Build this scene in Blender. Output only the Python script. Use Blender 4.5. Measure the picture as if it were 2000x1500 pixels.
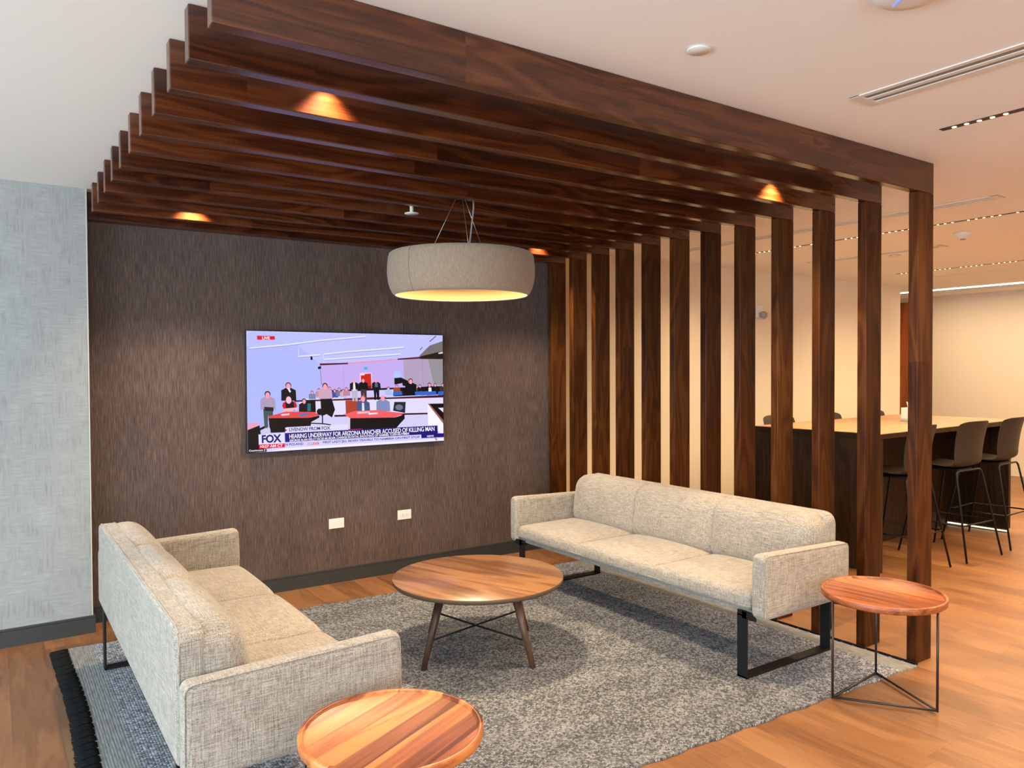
import bpy, bmesh, math, random
from mathutils import Vector, Matrix
random.seed(7)
PI = math.pi
C = bpy.context.scene.collection
sc = bpy.context.scene
for o in list(bpy.data.objects):
    bpy.data.objects.remove(o)

# ---------------------------------------------------------------- camera
cam = bpy.data.cameras.new('camera')
cam.sensor_width = 36.0; cam.lens = 1498.2 / 2000 * 36.0
cam.clip_start = 0.05; cam.clip_end = 60
co = bpy.data.objects.new('camera', cam); C.objects.link(co)
yaw, pitch, roll = 0.5964, -0.0195, -0.0048
fw = Vector((math.sin(yaw) * math.cos(pitch), math.cos(yaw) * math.cos(pitch), math.sin(pitch)))
r0 = Vector((math.cos(yaw), -math.sin(yaw), 0)); u0 = r0.cross(fw)
rr = r0 * math.cos(roll) + u0 * math.sin(roll); uu = -r0 * math.sin(roll) + u0 * math.cos(roll)
co.matrix_world = Matrix(((rr.x, uu.x, -fw.x, -4.309), (rr.y, uu.y, -fw.y, -5.5749), (rr.z, uu.z, -fw.z, 1.6204), (0, 0, 0, 1)))
sc.camera = co

# ---------------------------------------------------------------- world, exposure, large lights
sc.view_settings.view_transform = 'Standard'; sc.view_settings.look = 'None'
sc.view_settings.exposure = 0.9; sc.view_settings.gamma = 1.0; sc.view_settings.use_curve_mapping = False
w = bpy.data.worlds.new('world'); sc.world = w; w.use_nodes = True
w.node_tree.nodes['Background'].inputs[0].default_value = (0.70, 0.87, 1.0, 1)
w.node_tree.nodes['Background'].inputs[1].default_value = 0.9

def area(name, loc, rot, sx, sy, power, col, spread=PI, shape='RECTANGLE'):
    l = bpy.data.lights.new(name, 'AREA'); l.shape = shape; l.size = sx
    if shape == 'RECTANGLE': l.size_y = sy
    l.energy = power; l.color = col; l.spread = spread
    o = bpy.data.objects.new(name, l); C.objects.link(o); o.location = loc; o.rotation_euler = rot
    return o
WARM = (1.0, 0.71, 0.40); DAY = (0.72, 0.90, 1.0)
# daylight through the glazing on the left and behind
area('window_daylight', (-8.3, -4.3, 1.5), (0, -PI / 2, 0), 2.3, 6.5, 250, DAY)
area('window_daylight', (-5.2, -9.9, 1.5), (PI / 2, 0, 0), 4.6, 2.2, 130, DAY)
# light of the recessed LED channels, then one added fill strip
for x, y0, y1, p in ((-0.58, -8.6, -3.75, 78), (1.86, -6.5, -0.75, 120), (4.70, -6.5, -0.85, 120)):
    area('channel_and_fill_light', (x, (y0 + y1) / 2, 2.725), (0, 0, 0), 0.04, y1 - y0, p, WARM, math.radians(150))
area('channel_and_fill_light', (-2.9, -7.3, 2.725), (0, 0, 0), 0.04, 4.2, 42, (1.0, 0.84, 0.66), math.radians(160))  # added fill without a fixture, brightens the front beam and foreground
area('cove_light', (7.05, -2.5, 2.70), (0, 0, 0), 0.07, 7.0, 68, (1.0, 0.70, 0.42))

# ---------------------------------------------------------------- node helper
class NT:
    def __init__(s, name):
        s.m = bpy.data.materials.new(name); s.m.use_nodes = True; s.t = s.m.node_tree
        s.b = s.t.nodes['Principled BSDF']
    def n(s, k): return s.t.nodes.new(k)
    def l(s, a, b):
        if isinstance(a, bpy.types.NodeSocket): s.t.links.new(a, b)
        elif a is not None:
            b.default_value = a
    def coord(s, k='Object'): return s.n('ShaderNodeTexCoord').outputs[k]
    def rnd(s): return s.n('ShaderNodeObjectInfo').outputs['Random']
    def map(s, v, sc=(1, 1, 1), loc=(0, 0, 0), rot=(0, 0, 0)):
        q = s.n('ShaderNodeMapping'); s.l(v, q.inputs[0]); s.l(loc, q.inputs[1]); s.l(rot, q.inputs[2]); s.l(sc, q.inputs[3]); return q.outputs[0]
    def noise(s, v, scale=1.0, detail=2.0, rough=.5, dist=0.0):
        q = s.n('ShaderNodeTexNoise'); s.l(v, q.inputs['Vector']); q.inputs['Scale'].default_value = scale
        q.inputs['Detail'].default_value = detail; q.inputs['Roughness'].default_value = rough; q.inputs['Distortion'].default_value = dist
        return q.outputs['Fac']
    def white(s, v):
        q = s.n('ShaderNodeTexWhiteNoise'); q.noise_dimensions = '3D'; s.l(v, q.inputs['Vector']); return q.outputs['Value']
    def voro(s, v, scale=1., out='Color', rand=1.0):
        q = s.n('ShaderNodeTexVoronoi'); s.l(v, q.inputs['Vector']); q.inputs['Scale'].default_value = scale
        q.inputs['Randomness'].default_value = rand; return q.outputs[out]
    def math(s, op, a, b=0.0, c=0.0):
        q = s.n('ShaderNodeMath'); q.operation = op; s.l(a, q.inputs[0]); s.l(b, q.inputs[1]); s.l(c, q.inputs[2]); return q.outputs[0]
    def sep(s, v):
        q = s.n('ShaderNodeSeparateXYZ'); s.l(v, q.inputs[0]); return q.outputs
    def comb(s, x, y, z):
        q = s.n('ShaderNodeCombineXYZ'); s.l(x, q.inputs[0]); s.l(y, q.inputs[1]); s.l(z, q.inputs[2]); return q.outputs[0]
    def vadd(s, a, b):
        q = s.n('ShaderNodeVectorMath'); q.operation = 'ADD'; s.l(a, q.inputs[0]); s.l(b, q.inputs[1]); return q.outputs[0]
    def mix(s, f, a, b, mode='MIX'):
        q = s.n('ShaderNodeMix'); q.data_type = 'RGBA'; q.blend_type = mode
        s.l(f, q.inputs[0]); s.l(c4(a), q.inputs[6]); s.l(c4(b), q.inputs[7]); return q.outputs[2]
    def ramp(s, f, stops):
        q = s.n('ShaderNodeValToRGB'); s.l(f, q.inputs[0]); e = q.color_ramp.elements
        while len(e) > 1: e.remove(e[-1])
        e[0].position = stops[0][0]; e[0].color = c4(stops[0][1])
        for p, c in stops[1:]:
            k = e.new(p); k.color = c4(c)
        return q.outputs[0]
    def bump(s, h, strength=.3, dist=.01):
        q = s.n('ShaderNodeBump'); s.l(h, q.inputs['Height']); q.inputs['Strength'].default_value = strength
        q.inputs['Distance'].default_value = dist; s.t.links.new(q.outputs[0], s.b.inputs['Normal'])
    def out(s, col, rough=.5, spec=.5, metal=0.0, sheen=0.0, coat=0.0):
        s.l(c4(col), s.b.inputs['Base Color']); s.l(rough, s.b.inputs['Roughness'])
        s.b.inputs['Specular IOR Level'].default_value = spec; s.b.inputs['Metallic'].default_value = metal
        s.b.inputs['Sheen Weight'].default_value = sheen; s.b.inputs['Coat Weight'].default_value = coat
        s.b.inputs['Coat Roughness'].default_value = .12
        return s.m
def c4(c):
    if isinstance(c, (tuple, list)) and len(c) == 3: return (*c, 1)
    return c
def plain(name, col, rough=.5, spec=.5, metal=0.0):
    t = NT(name); f = t.noise(t.coord(), 14, 3)
    return t.out(t.mix(t.math('MULTIPLY', f, .25), col, tuple(x * .8 for x in col)), rough, spec, metal)
def emis(name, col, strength=1.0):
    t = NT(name); t.out((0, 0, 0), .3, .3)
    t.b.inputs['Emission Color'].default_value = c4(col); t.b.inputs['Emission Strength'].default_value = strength
    return t.m

# ---------------------------------------------------------------- materials
def walnut(name, axis, cols, rough=.33, seg=None, strips=None, spec=.5, grain=1.0, rot=0.0, var=.34):
    """grain runs along axis; seg = board length; strips = board width across"""
    t = NT(name); v = t.coord()
    if rot: v = t.map(v, rot=(0, 0, rot))
    r = t.rnd(); X = t.sep(v)
    al = {'x': 0, 'y': 1, 'z': 2}[axis]
    oth = [i for i in range(3) if i != al]
    along = t.math('ADD', X[al], t.math('MULTIPLY', r, 9.0))
    ident = t.math('MULTIPLY', r, 31.0)
    if seg: ident = t.math('ADD', ident, t.math('FLOOR', t.math('DIVIDE', along, seg)))
    if strips:
        st = t.math('FLOOR', t.math('DIVIDE', X[oth[0]], strips)); ident = t.math('ADD', ident, t.math('MULTIPLY', st, 7.13))
    wn = t.white(t.comb(ident, 0.5, 0.5))
    off = t.math('MULTIPLY', wn, 17.0)
    comps = [None] * 3; comps[al] = t.math('MULTIPLY', along, .9)
    comps[oth[0]] = t.math('ADD', t.math('MULTIPLY', X[oth[0]], 7.0), off); comps[oth[1]] = t.math('MULTIPLY', X[oth[1]], 7.0)
    P = t.comb(*comps)
    n1 = t.noise(P, 1.0, 2, .45, .5)
    rings = t.math('SINE', t.math('MULTIPLY', n1, 46.0 * grain))
    comps2 = list(comps); comps2[al] = t.math('MULTIPLY', along, 2.2)
    comps2[oth[0]] = t.math('MULTIPLY', X[oth[0]], 130.0); comps2[oth[1]] = t.math('MULTIPLY', X[oth[1]], 130.0)
    fine = t.noise(t.comb(*comps2), 1.0, 4, .6)
    f = t.math('ADD', t.math('MULTIPLY', rings, .16), t.math('MULTIPLY', fine, .75))
    f = t.math('ADD', f, t.math('MULTIPLY', t.math('SUBTRACT', wn, .5), var))
    f = t.math('ADD', f, t.math('MULTIPLY', t.math('SUBTRACT', n1, .5), .7))
    col = t.ramp(f, [(0.05, cols[0]), (.42, cols[1]), (.80, cols[2])])
    t.bump(fine, .08, .002)
    return t.out(col, rough, spec)
DW = ((.026, .0048, .0008), (.068, .0145, .0030), (.130, .036, .010))
M = {}
M['beam'] = walnut('walnut_beam', 'x', DW, .24, seg=1.9, spec=.7)
M['post'] = walnut('walnut_post', 'z', ((.026, .0060, .0010), (.060, .0165, .0026), (.105, .037, .008)), .36, seg=3.3, spec=.15)
M['coffee_top'] = walnut('walnut_top', 'y', ((.065, .024, .010), (.155, .064, .026), (.27, .130, .056)), .32, grain=.55, rot=-.887, spec=.8)
M['leg_wood'] = walnut('walnut_leg', 'z', ((.055, .024, .014), (.10, .046, .026), (.14, .07, .04)), .4)
BB = ((.13, .030, .009), (.36, .100, .032), (.62, .23, .062))
M['side_top'] = walnut('walnut_tray', 'y', BB, .36, var=.62, strips=.075, grain=.8, rot=1.12)
M['side_top2'] = walnut('walnut_tray_far', 'y', BB, .36, var=.62, strips=.075, grain=.8, rot=-.12)
M['table_wood'] = walnut('counter_panel_wood', 'z', ((.014, .0065, .002), (.030, .0135, .0045), (.05, .024, .009)), .5, spec=.15)
M['table_top'] = walnut('counter_top_wood', 'x', ((.20, .105, .05), (.30, .165, .082), (.38, .22, .12)), .4, spec=.3)
M['door_wood'] = walnut('door_wood', 'z', ((.22, .055, .014), (.33, .09, .022), (.42, .12, .032)), .35)

def floor_mat():
    t = NT('oak_plank_floor'); v = t.coord(); X = t.sep(v)
    W, L = .185, 1.22
    ix = t.math('FLOOR', t.math('DIVIDE', X[0], W)); fx = t.math('FRACT', t.math('DIVIDE', X[0], W))
    sh = t.math('MULTIPLY', t.white(t.comb(ix, 3.3, 1.1)), L)
    yy = t.math('DIVIDE', t.math('ADD', X[1], sh), L); iy = t.math('FLOOR', yy); fy = t.math('FRACT', yy)
    wn = t.white(t.comb(ix, iy, 7.7))
    P = t.comb(t.math('ADD', t.math('MULTIPLY', X[0], 9.0), t.math('MULTIPLY', wn, 40)), t.math('MULTIPLY', X[1], 1.3), wn)
    n1 = t.noise(P, 1.0, 3, .5, .6)
    fine = t.noise(t.comb(t.math('MULTIPLY', X[0], 90.0), t.math('MULTIPLY', X[1], 4.0), 0.0), 1, 4, .6)
    rings = t.math('SINE', t.math('MULTIPLY', n1, 34.0))
    f = t.math('ADD', t.math('MULTIPLY', n1, .55), t.math('MULTIPLY', fine, .4))
    f = t.math('ADD', f, t.math('MULTIPLY', rings, .05))
    f = t.math('ADD', f, t.math('MULTIPLY', t.math('SUBTRACT', wn, .5), .22))
    col = t.ramp(f, [(.22, (.118, .046, .017)), (.5, (.215, .094, .037)), (.78, (.29, .142, .060))])
    ex = t.math('LESS_THAN', t.math('MINIMUM', fx, t.math('SUBTRACT', 1.0, fx)), .006)
    ey = t.math('LESS_THAN', t.math('MINIMUM', fy, t.math('SUBTRACT', 1.0, fy)), .0011)
    e = t.math('MAXIMUM', ex, ey)
    col = t.mix(t.math('MULTIPLY', e, .55), col, (.12, .06, .035))
    t.bump(t.math('SUBTRACT', fine, e), .06, .003)
    return t.out(col, t.math('ADD', .36, t.math('MULTIPLY', fine, .14)), .45)
M['floor'] = floor_mat()

def wall_dark():
    t = NT('taupe_grasscloth'); X = t.sep(t.coord())
    a = t.noise(t.comb(t.math('MULTIPLY', X[0], 170), 0.0, t.math('MULTIPLY', X[2], 9)), 1, 4, .65)
    b = t.noise(t.comb(t.math('MULTIPLY', X[0], 5), 0.0, t.math('MULTIPLY', X[2], 1)), 1, 2)
    f = t.math('ADD', t.math('MULTIPLY', a, .85), t.math('MULTIPLY', b, .15))
    col = t.ramp(f, [(.30, (.046, .0290, .0255)), (.5, (.094, .063, .054)), (.68, (.168, .118, .100))])
    t.bump(a, .35, .003)
    return t.out(col, .6, .15)
M['wall_dark'] = wall_dark()
def wall_grey():
    t = NT('grey_linen_wallcovering'); X = t.sep(t.coord())
    h = t.noise(t.comb(t.math('MULTIPLY', X[0], 9), 0., t.math('MULTIPLY', X[2], 90)), 1, 4, .65)
    v = t.noise(t.comb(t.math('MULTIPLY', X[0], 80), 0., t.math('MULTIPLY', X[2], 8)), 1, 4, .65)
    p = t.noise(t.comb(t.math('MULTIPLY', X[0], 9), 0., t.math('MULTIPLY', X[2], 7)), 1, 4, .6)
    mr = t.n('ShaderNodeMapRange'); t.l(p, mr.inputs[0]); mr.inputs[1].default_value = .40; mr.inputs[2].default_value = .60; ms = mr.outputs[0]
    k = t.math('ADD', t.math('MULTIPLY', h, ms), t.math('MULTIPLY', v, t.math('SUBTRACT', 1.0, ms)))
    f = t.math('ADD', t.math('MULTIPLY', k, .75), t.math('MULTIPLY', p, .35))
    col = t.ramp(f, [(.34, (.205, .202, .195)), (.52, (.295, .297, .29)), (.70, (.35, .352, .345))])
    t.bump(k, .08, .002)
    return t.out(col, .7, .3)
M['wall_grey'] = wall_grey()
def paint(name, col):
    t = NT(name); n = t.noise(t.coord(), 220, 2)
    t.bump(n, .04, .001); return t.out(col, .75, .25)
M['ceiling'] = paint('ceiling_paint', (.82, .82, .80)); M['wall_white'] = paint('cream_paint', (.74, .66, .52))
M['trim'] = plain('baseboard_charcoal', (.030, .031, .029), .45)
M['cream_trim'] = plain('corner_bead', (.55, .50, .40), .5)

def fabric():
    t = NT('oatmeal_linen_weave'); v = t.coord()
    A, B = 300., 16.
    n1 = t.noise(t.map(v, (A, A, B)), 1, 3, .6); n2 = t.noise(t.map(v, (A, B, A)), 1, 3, .6); n3 = t.noise(t.map(v, (B, A, A)), 1, 3, .6)
    s = t.math('ADD', t.math('ADD', n1, n2), n3); s = t.math('DIVIDE', s, 3.0)
    big = t.noise(v, 9, 2)
    f = t.math('ADD', s, t.math('MULTIPLY', t.math('SUBTRACT', big, .5), .05))
    col = t.ramp(f, [(.36, (.092, .073, .055)), (.46, (.24, .208, .172)), (.53, (.345, .305, .26)), (.63, (.47, .425, .37))])
    t.bump(s, .55, .004)
    return t.out(col, .9, .15, sheen=.25)
M['fabric'] = fabric()
def felt():
    t = NT('felt_shade'); v = t.coord(); n = t.noise(v, 260, 3, .6)
    n2 = t.noise(t.map(v, (130, 130, 30)), 1, 2)
    col = t.ramp(t.math('ADD', t.math('MULTIPLY', n, .6), t.math('MULTIPLY', n2, .4)), [(.3, (.21, .145, .10)), (.7, (.35, .26, .19))])
    t.bump(n, .3, .002); return t.out(col, .95, .1, sheen=.2)
M['felt'] = felt()
def rug():
    t = NT('grey_braided_wool'); v = t.coord(); X = t.sep(v)
    # herringbone braid: cell rows running along y, strands slanting either way in turn
    row = t.math('FLOOR', t.math('DIVIDE', X[0], .0115)); par = t.math('SUBTRACT', t.math('MULTIPLY', t.math('FRACT', t.math('MULTIPLY', row, .5)), 4.0), 1.0)
    fx = t.math('FRACT', t.math('DIVIDE', X[0], .0115))
    u = t.math('ADD', X[1], t.math('MULTIPLY', t.math('MULTIPLY', fx, par), .007))
    wob = t.math('MULTIPLY', t.math('SUBTRACT', t.noise(v, 30, 2), .5), .005)
    u = t.math('ADD', u, wob)
    st = t.math('DIVIDE', u, .0088); iu = t.math('FLOOR', st); fu = t.math('FRACT', st)
    c = t.white(t.comb(row, iu, 2.0))
    prof = t.math('SINE', t.math('MULTIPLY', fu, PI)); prof2 = t.math('SINE', t.math('MULTIPLY', fx, PI))
    h = t.math('MULTIPLY', prof, t.math('ADD', .45, t.math('MULTIPLY', prof2, .55)))
    fib = t.noise(v, 330, 3, .7)
    lowf = t.noise(t.map(v, (1.6, 7, 1)), 1, 3)
    f = t.math('ADD', t.math('MULTIPLY', c, .50), t.math('MULTIPLY', h, .34))
    f = t.math('ADD', f, t.math('MULTIPLY', fib, .25)); f = t.math('ADD', f, t.math('MULTIPLY', t.math('SUBTRACT', lowf, .5), .35))
    ch = t.ramp(f, [(.15, (.038, .041, .048)), (.42, (.120, .126, .140)), (.62, (.24, .246, .262)), (.9, (.47, .48, .50))])
    # pale flat-woven border near both fringed ends, with soft stripes of grey yarn
    flat = t.noise(t.map(v, (140, 12, 1)), 1, 3, .6)
    bd = t.ramp(flat, [(.25, (.20, .20, .20)), (.5, (.36, .36, .35)), (.75, (.52, .51, .50))])
    d = t.math('MINIMUM', t.math('SUBTRACT', X[0], -1.885), t.math('SUBTRACT', 1.885, X[0]))
    edge = t.math('ADD', d, t.math('MULTIPLY', t.math('SUBTRACT', t.noise(t.map(v, (3, 5, 1)), 1, 3), .5), .06))
    m = t.math('SMOOTH_MIN', 1.0, 0.0)
    mr = t.n('ShaderNodeMapRange'); mr.interpolation_type = 'SMOOTHSTEP'
    t.l(edge, mr.inputs[0]); mr.inputs[1].default_value = .10; mr.inputs[2].default_value = .16; mr.inputs[3].default_value = 1; mr.inputs[4].default_value = 0
    mr2 = t.n('ShaderNodeMapRange'); t.l(edge, mr2.inputs[0]); mr2.inputs[1].default_value = .16; mr2.inputs[2].default_value = 1.0; mr2.inputs[3].default_value = .85; mr2.inputs[4].default_value = 0
    ch = t.mix(mr2.outputs[0], ch, t.mix(1.0, ch, (1.75, 1.82, 1.95), 'MULTIPLY'))  # braid pales towards both ends, window daylight painted into the colour
    col = t.mix(mr.outputs[0], ch, bd)
    t.bump(t.math('ADD', h, t.math('MULTIPLY', fib, .5)), .9, .008)
    return t.out(col, .95, .1)
M['rug'] = rug()
M['glow_lining'] = plain('glow_tinted_lining', (.21, .135, .060), .9, .1)  # golden glow inside the shade put into the colour
M['black_yarn'] = plain('black_yarn', (.008, .008, .009), .9, .15)
M['jute'] = plain('rug_backing', (.07, .045, .03), .9, .2)
M['black'] = plain('black_steel', (.008, .008, .009), .45, .25)
M['bronze'] = plain('dark_bronze_steel', (.022, .014, .012), .4, .5)
M['plate'] = plain('white_plastic', (.74, .71, .66), .4)
M['slot'] = plain('dark_slot', (.02, .02, .02), .6)
M['socket'] = plain('socket_grey', (.30, .28, .26), .5)
M['vent_white'] = plain('vent_enamel', (.70, .66, .60), .45)
M['vent_grey'] = plain('vent_blade', (.16, .18, .19), .4)
M['channel'] = plain('black_channel', (.008, .006, .006), .5)
M['led'] = emis('warm_led', (1.0, .80, .50), 3.0)
M['cove'] = emis('cove_strip', (1.0, .93, .85), 3.0)
M['lens'] = emis('downlight_lens', (1.0, .75, .45), 8.0)
M['diff'] = emis('pendant_diffuser', (1.0, .70, .30), 3.0)
M['glow'] = emis('toe_light', (1.0, .78, .45), 1.6)
M['blue'] = emis('blue_indicator', (.05, .10, 1.0), 2.5)
M['shell'] = plain('taupe_moulded_shell', (.030, .021, .015), .55, .25)
M['steel'] = plain('steel_wire', (.42, .40, .38), .3, .5, .9)
M['cord'] = plain('grey_cord', (.22, .20, .18), .5)
M['bezel'] = plain('tv_bezel', (.006, .006, .007), .25)
M['edge_band'] = plain('table_edge', (.10, .062, .036), .45)
M['groove'] = plain('groove_shadow_thread', (.16, .135, .11), .9)
M['tissue'] = plain('tissue_paper', (.8, .8, .78), .9)
M['box_grey'] = plain('box_card', (.52, .50, .46), .8)

# ---------------------------------------------------------------- mesh helpers
def link(name, me, mats=(), parent=None, smooth=False):
    o = bpy.data.objects.new(name, me); C.objects.link(o)
    for m in (mats if isinstance(mats, (list, tuple)) else [mats]):
        me.materials.append(M[m] if isinstance(m, str) else m)
    if parent: o.parent = parent
    if smooth:
        for p in me.polygons: p.use_smooth = True
    return o
def bm_obj(name, bm, mats, parent=None, smooth=False):
    bmesh.ops.recalc_face_normals(bm, faces=bm.faces)
    me = bpy.data.meshes.new(name); bm.to_mesh(me); bm.free()
    return link(name, me, mats, parent, smooth)
def bx(bm, x0, x1, y0, y1, z0, z1, bev=0.0, mat=0, seg=2):
    t = bmesh.new()
    bmesh.ops.create_cube(t, size=1)
    for v in t.verts:
        v.co = Vector(((x0 + x1) / 2 + v.co.x * (x1 - x0), (y0 + y1) / 2 + v.co.y * (y1 - y0), (z0 + z1) / 2 + v.co.z * (z1 - z0)))
    if bev: bmesh.ops.bevel(t, geom=t.edges[:], offset=bev, segments=seg, affect='EDGES', profile=.5)
    for f in t.faces: f.material_index = mat
    merge(bm, t)
def merge(bm, t, mtx=None):
    me = bpy.data.meshes.new('tmp'); t.to_mesh(me); t.free()
    if mtx: me.transform(mtx)
    bm.from_mesh(me); bpy.data.meshes.remove(me)
def tube(bm, pts, r, n=10, mat=0, close=False, radii=None):
    pts = [Vector(p) for p in pts]; N = len(pts); rings = []
    up = None
    for i, p in enumerate(pts):
        a = pts[i - 1] if (i > 0 or close) else p; b = pts[(i + 1) % N] if (i < N - 1 or close) else p
        d = (b - a).normalized()
        if up is None:
            up = Vector((0, 0, 1)) if abs(d.z) < .9 else Vector((1, 0, 0))
        s = d.cross(up)
        if s.length < 1e-5: s = d.cross(Vector((1, 0, 0)))
        s.normalize(); up = s.cross(d).normalized()
        q = radii[i] if radii else r
        rings.append([bm.verts.new(p + (s * math.cos(2 * PI * k / n) + up * math.sin(2 * PI * k / n)) * q) for k in range(n)])
    for i in range(N if close else N - 1):
        A, B = rings[i], rings[(i + 1) % N]
        for k in range(n):
            f = bm.faces.new((A[k], A[(k + 1) % n], B[(k + 1) % n], B[k])); f.material_index = mat; f.smooth = True
    if not close:
        for R_ in (rings[0], rings[-1]):
            f = bm.faces.new(R_); f.material_index = mat
def lathe(bm, prof, n=96, mat=0, cx=0, cy=0, close=True, mats=None):
    R_ = []
    for r, z in prof:
        if r < 1e-6: R_.append([bm.verts.new((cx, cy, z))])
        else: R_.append([bm.verts.new((cx + r * math.cos(2 * PI * k / n), cy + r * math.sin(2 * PI * k / n), z)) for k in range(n)])
    for i in range(len(R_) - (0 if close else 1)):
        A, B = R_[i], R_[(i + 1) % len(R_)]
        if len(A) == 1 and len(B) == 1: continue
        for k in range(n):
            if len(A) == 1: vs = (A[0], B[(k + 1) % n], B[k])
            elif len(B) == 1: vs = (A[k], A[(k + 1) % n], B[0])
            else: vs = (A[k], A[(k + 1) % n], B[(k + 1) % n], B[k])
            f = bm.faces.new(vs); f.material_index = mats[i] if mats else mat; f.smooth = True
def rounded(pts, rad, steps=5):
    """round the inner corners of a 3D polyline"""
    out = [Vector(pts[0])]
    for i in range(1, len(pts) - 1):
        a, b, c = Vector(pts[i - 1]), Vector(pts[i]), Vector(pts[i + 1])
        p, q = b + (a - b).normalized() * rad, b + (c - b).normalized() * rad
        for k in range(steps + 1):
            s = k / steps; out.append(p * (1 - s) ** 2 + b * 2 * s * (1 - s) + q * s * s)
    out.append(Vector(pts[-1])); return out
def softbox(bm, hx, hy, hz, r, nx, ny, nz, warp, mat=0, extra=()):
    """rounded box centred on origin on a fine grid, each point then passed through warp"""
    def axis(h, n):
        c = [-h, -h + r * .3, -h + r * .65, -h + r]
        c += [-h + r + (2 * h - 2 * r) * k / n for k in range(1, n)]
        return c + [h - r, h - r * .65, h - r * .3, h]
    ax = [axis(hx, nx), sorted(axis(hy, ny) + list(extra)), axis(hz, nz)]; H = (hx, hy, hz); cache = {}
    def vert(i, j, k):
        key = (i, j, k)
        if key in cache: return cache[key]
        p = Vector((ax[0][i], ax[1][j], ax[2][k]))
        q = Vector([max(-(H[a] - r), min(H[a] - r, p[a])) for a in range(3)])
        d = p - q
        if d.length > 1e-9: p = q + d.normalized() * r * min(1, max(abs(c) for c in d) / r)
        cache[key] = bm.verts.new(warp(p)); return cache[key]
    L = [len(a) for a in ax]
    for a in range(3):
        b, c = (a + 1) % 3, (a + 2) % 3
        for end in (0, L[a] - 1):
            for i in range(L[b] - 1):
                for j in range(L[c] - 1):
                    vs = []
                    for (di, dj) in ((0, 0), (1, 0), (1, 1), (0, 1)):
                        idx = [0, 0, 0]; idx[a] = end; idx[b] = i + di; idx[c] = j + dj; vs.append(vert(*idx))
                    f = bm.faces.new(vs); f.smooth = True; f.material_index = mat
def thing(name, label, cat, loc=(0, 0, 0), rz=0, group=None):
    o = bpy.data.objects.new(name, None); C.objects.link(o); o.location = loc; o.rotation_euler = (0, 0, rz)
    o.empty_display_size = .1
    return tag(o, label, cat, group)
def tag(o, label, cat, group=None):
    o['label'] = label; o['category'] = cat
    if group: o['group'] = group
    return o
def struct(o, label=None):
    o['kind'] = 'structure'
    if label: o['label'] = label
    return o
def sbox(name, mat, *b, bev=0.0, label=None):
    bm = bmesh.new(); bx(bm, *b, bev=bev); return struct(bm_obj(name, bm, mat), label)
def dup(root, label, loc, rz=None):
    r = root.copy(); C.objects.link(r); r.location = loc; r['label'] = label
    if rz is not None: r.rotation_euler = (0, 0, rz)
    for ch in list(root.children):
        c = ch.copy(); C.objects.link(c); c.parent = r
        for g in ch.children:
            d = g.copy(); C.objects.link(d); d.parent = c
    return r

# ---------------------------------------------------------------- room shell
CH = 2.74
GX, GY = -3.811, -0.196
sbox('floor', 'floor', -8.4, 9.4, -10, 3.2, -.1, 0, label='oak plank floor')
# ceiling with the recesses it needs is one slab
sbox('ceiling', 'ceiling', -8.4, 9.4, -10, 3.2, CH, CH + .12, label='painted ceiling')
sbox('wall_media', 'wall_dark', GX, .055, 0, .15, 0, CH, label='taupe grasscloth wall behind the television')
sbox('wall_grey', 'wall_grey', -8.4, GX, GY, .15, 0, CH, label='grey linen textured wall on the left')
sbox('wall_back', 'wall_white', .055, 6.11, .2, .35, 0, CH, label='cream wall behind the slatted screen')
sbox('wall_passage', 'wall_white', 6.0, 6.11, .35, 3.2, 0, CH)
sbox('wall_far', 'wall_white', 8.2, 8.35, -10, 3.2, 0, CH, label='cream wall beyond the bar table')
sbox('wall_end', 'wall_white', 6.11, 8.2, 3.05, 3.2, 0, CH)
sbox('wall_front', 'wall_white', -2.2, 8.2, -9.95, -9.8, 0, CH)
# glazing left and behind: low sill, mullions
bm = bmesh.new()
for k in range(6): y = -9.6 + k * 1.85; bx(bm, -8.2, -8.1, y - .03, y + .03, 0, CH)
bx(bm, -8.2, -8.1, -9.8, GY, 0, .12); bx(bm, -8.2, -8.1, -9.8, GY, CH - .1, CH)
struct(bm_obj('window_1', bm, 'trim'))
bm = bmesh.new()
for k in range(4): x = -8.1 + k * 1.95; bx(bm, x - .03, x + .03, -9.8, -9.7, 0, CH)
bx(bm, -8.1, -2.2, -9.8, -9.7, 0, .12); bx(bm, -8.1, -2.2, -9.8, -9.7, CH - .1, CH)
struct(bm_obj('window_2', bm, 'trim'))
def baseboard(name, pts, h=.108, d=.015):
    bm = bmesh.new()
    for (x0, y0, x1, y1) in pts:
        bx(bm, x0, x1, y0, y1, 0, h - .014, 0); 
        bx(bm, x0 + (0 if x1 - x0 > .05 else 0), x1, y0 + (.005 if y1 - y0 < .05 else 0), y1, h - .014, h, 0.002)
    struct(bm_obj(name, bm, 'trim'))
baseboard('baseboard_media', [(GX + .016, -.016, -.162, -.0005)])
baseboard('baseboard_grey', [(-8.1, GY - .016, GX + .016, GY - .0005), (GX + .0005, GY - .0005, GX + .0155, -.0005)])
baseboard('baseboard_back', [(.06, .184, 6.11, .1995)], h=.1)
sbox('trim_1', 'cream_trim', GX - .003, GX + .003, GY - .003, GY + .003, .108, CH, label='pale metal corner bead')
# tall door in the far wall
bm = bmesh.new(); bx(bm, 8.15, 8.20, .98, 1.45, 0, 2.68, .004)
d = struct(bm_obj('door_1', bm, 'door_wood'), 'reddish brown wooden door in the far wall')
bm = bmesh.new(); tube(bm, [(8.15, 1.05, 1.0), (8.10, 1.05, 1.0), (8.10, 1.18, 1.0)], .01); bm_obj('door_handle', bm, 'steel', d)

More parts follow.
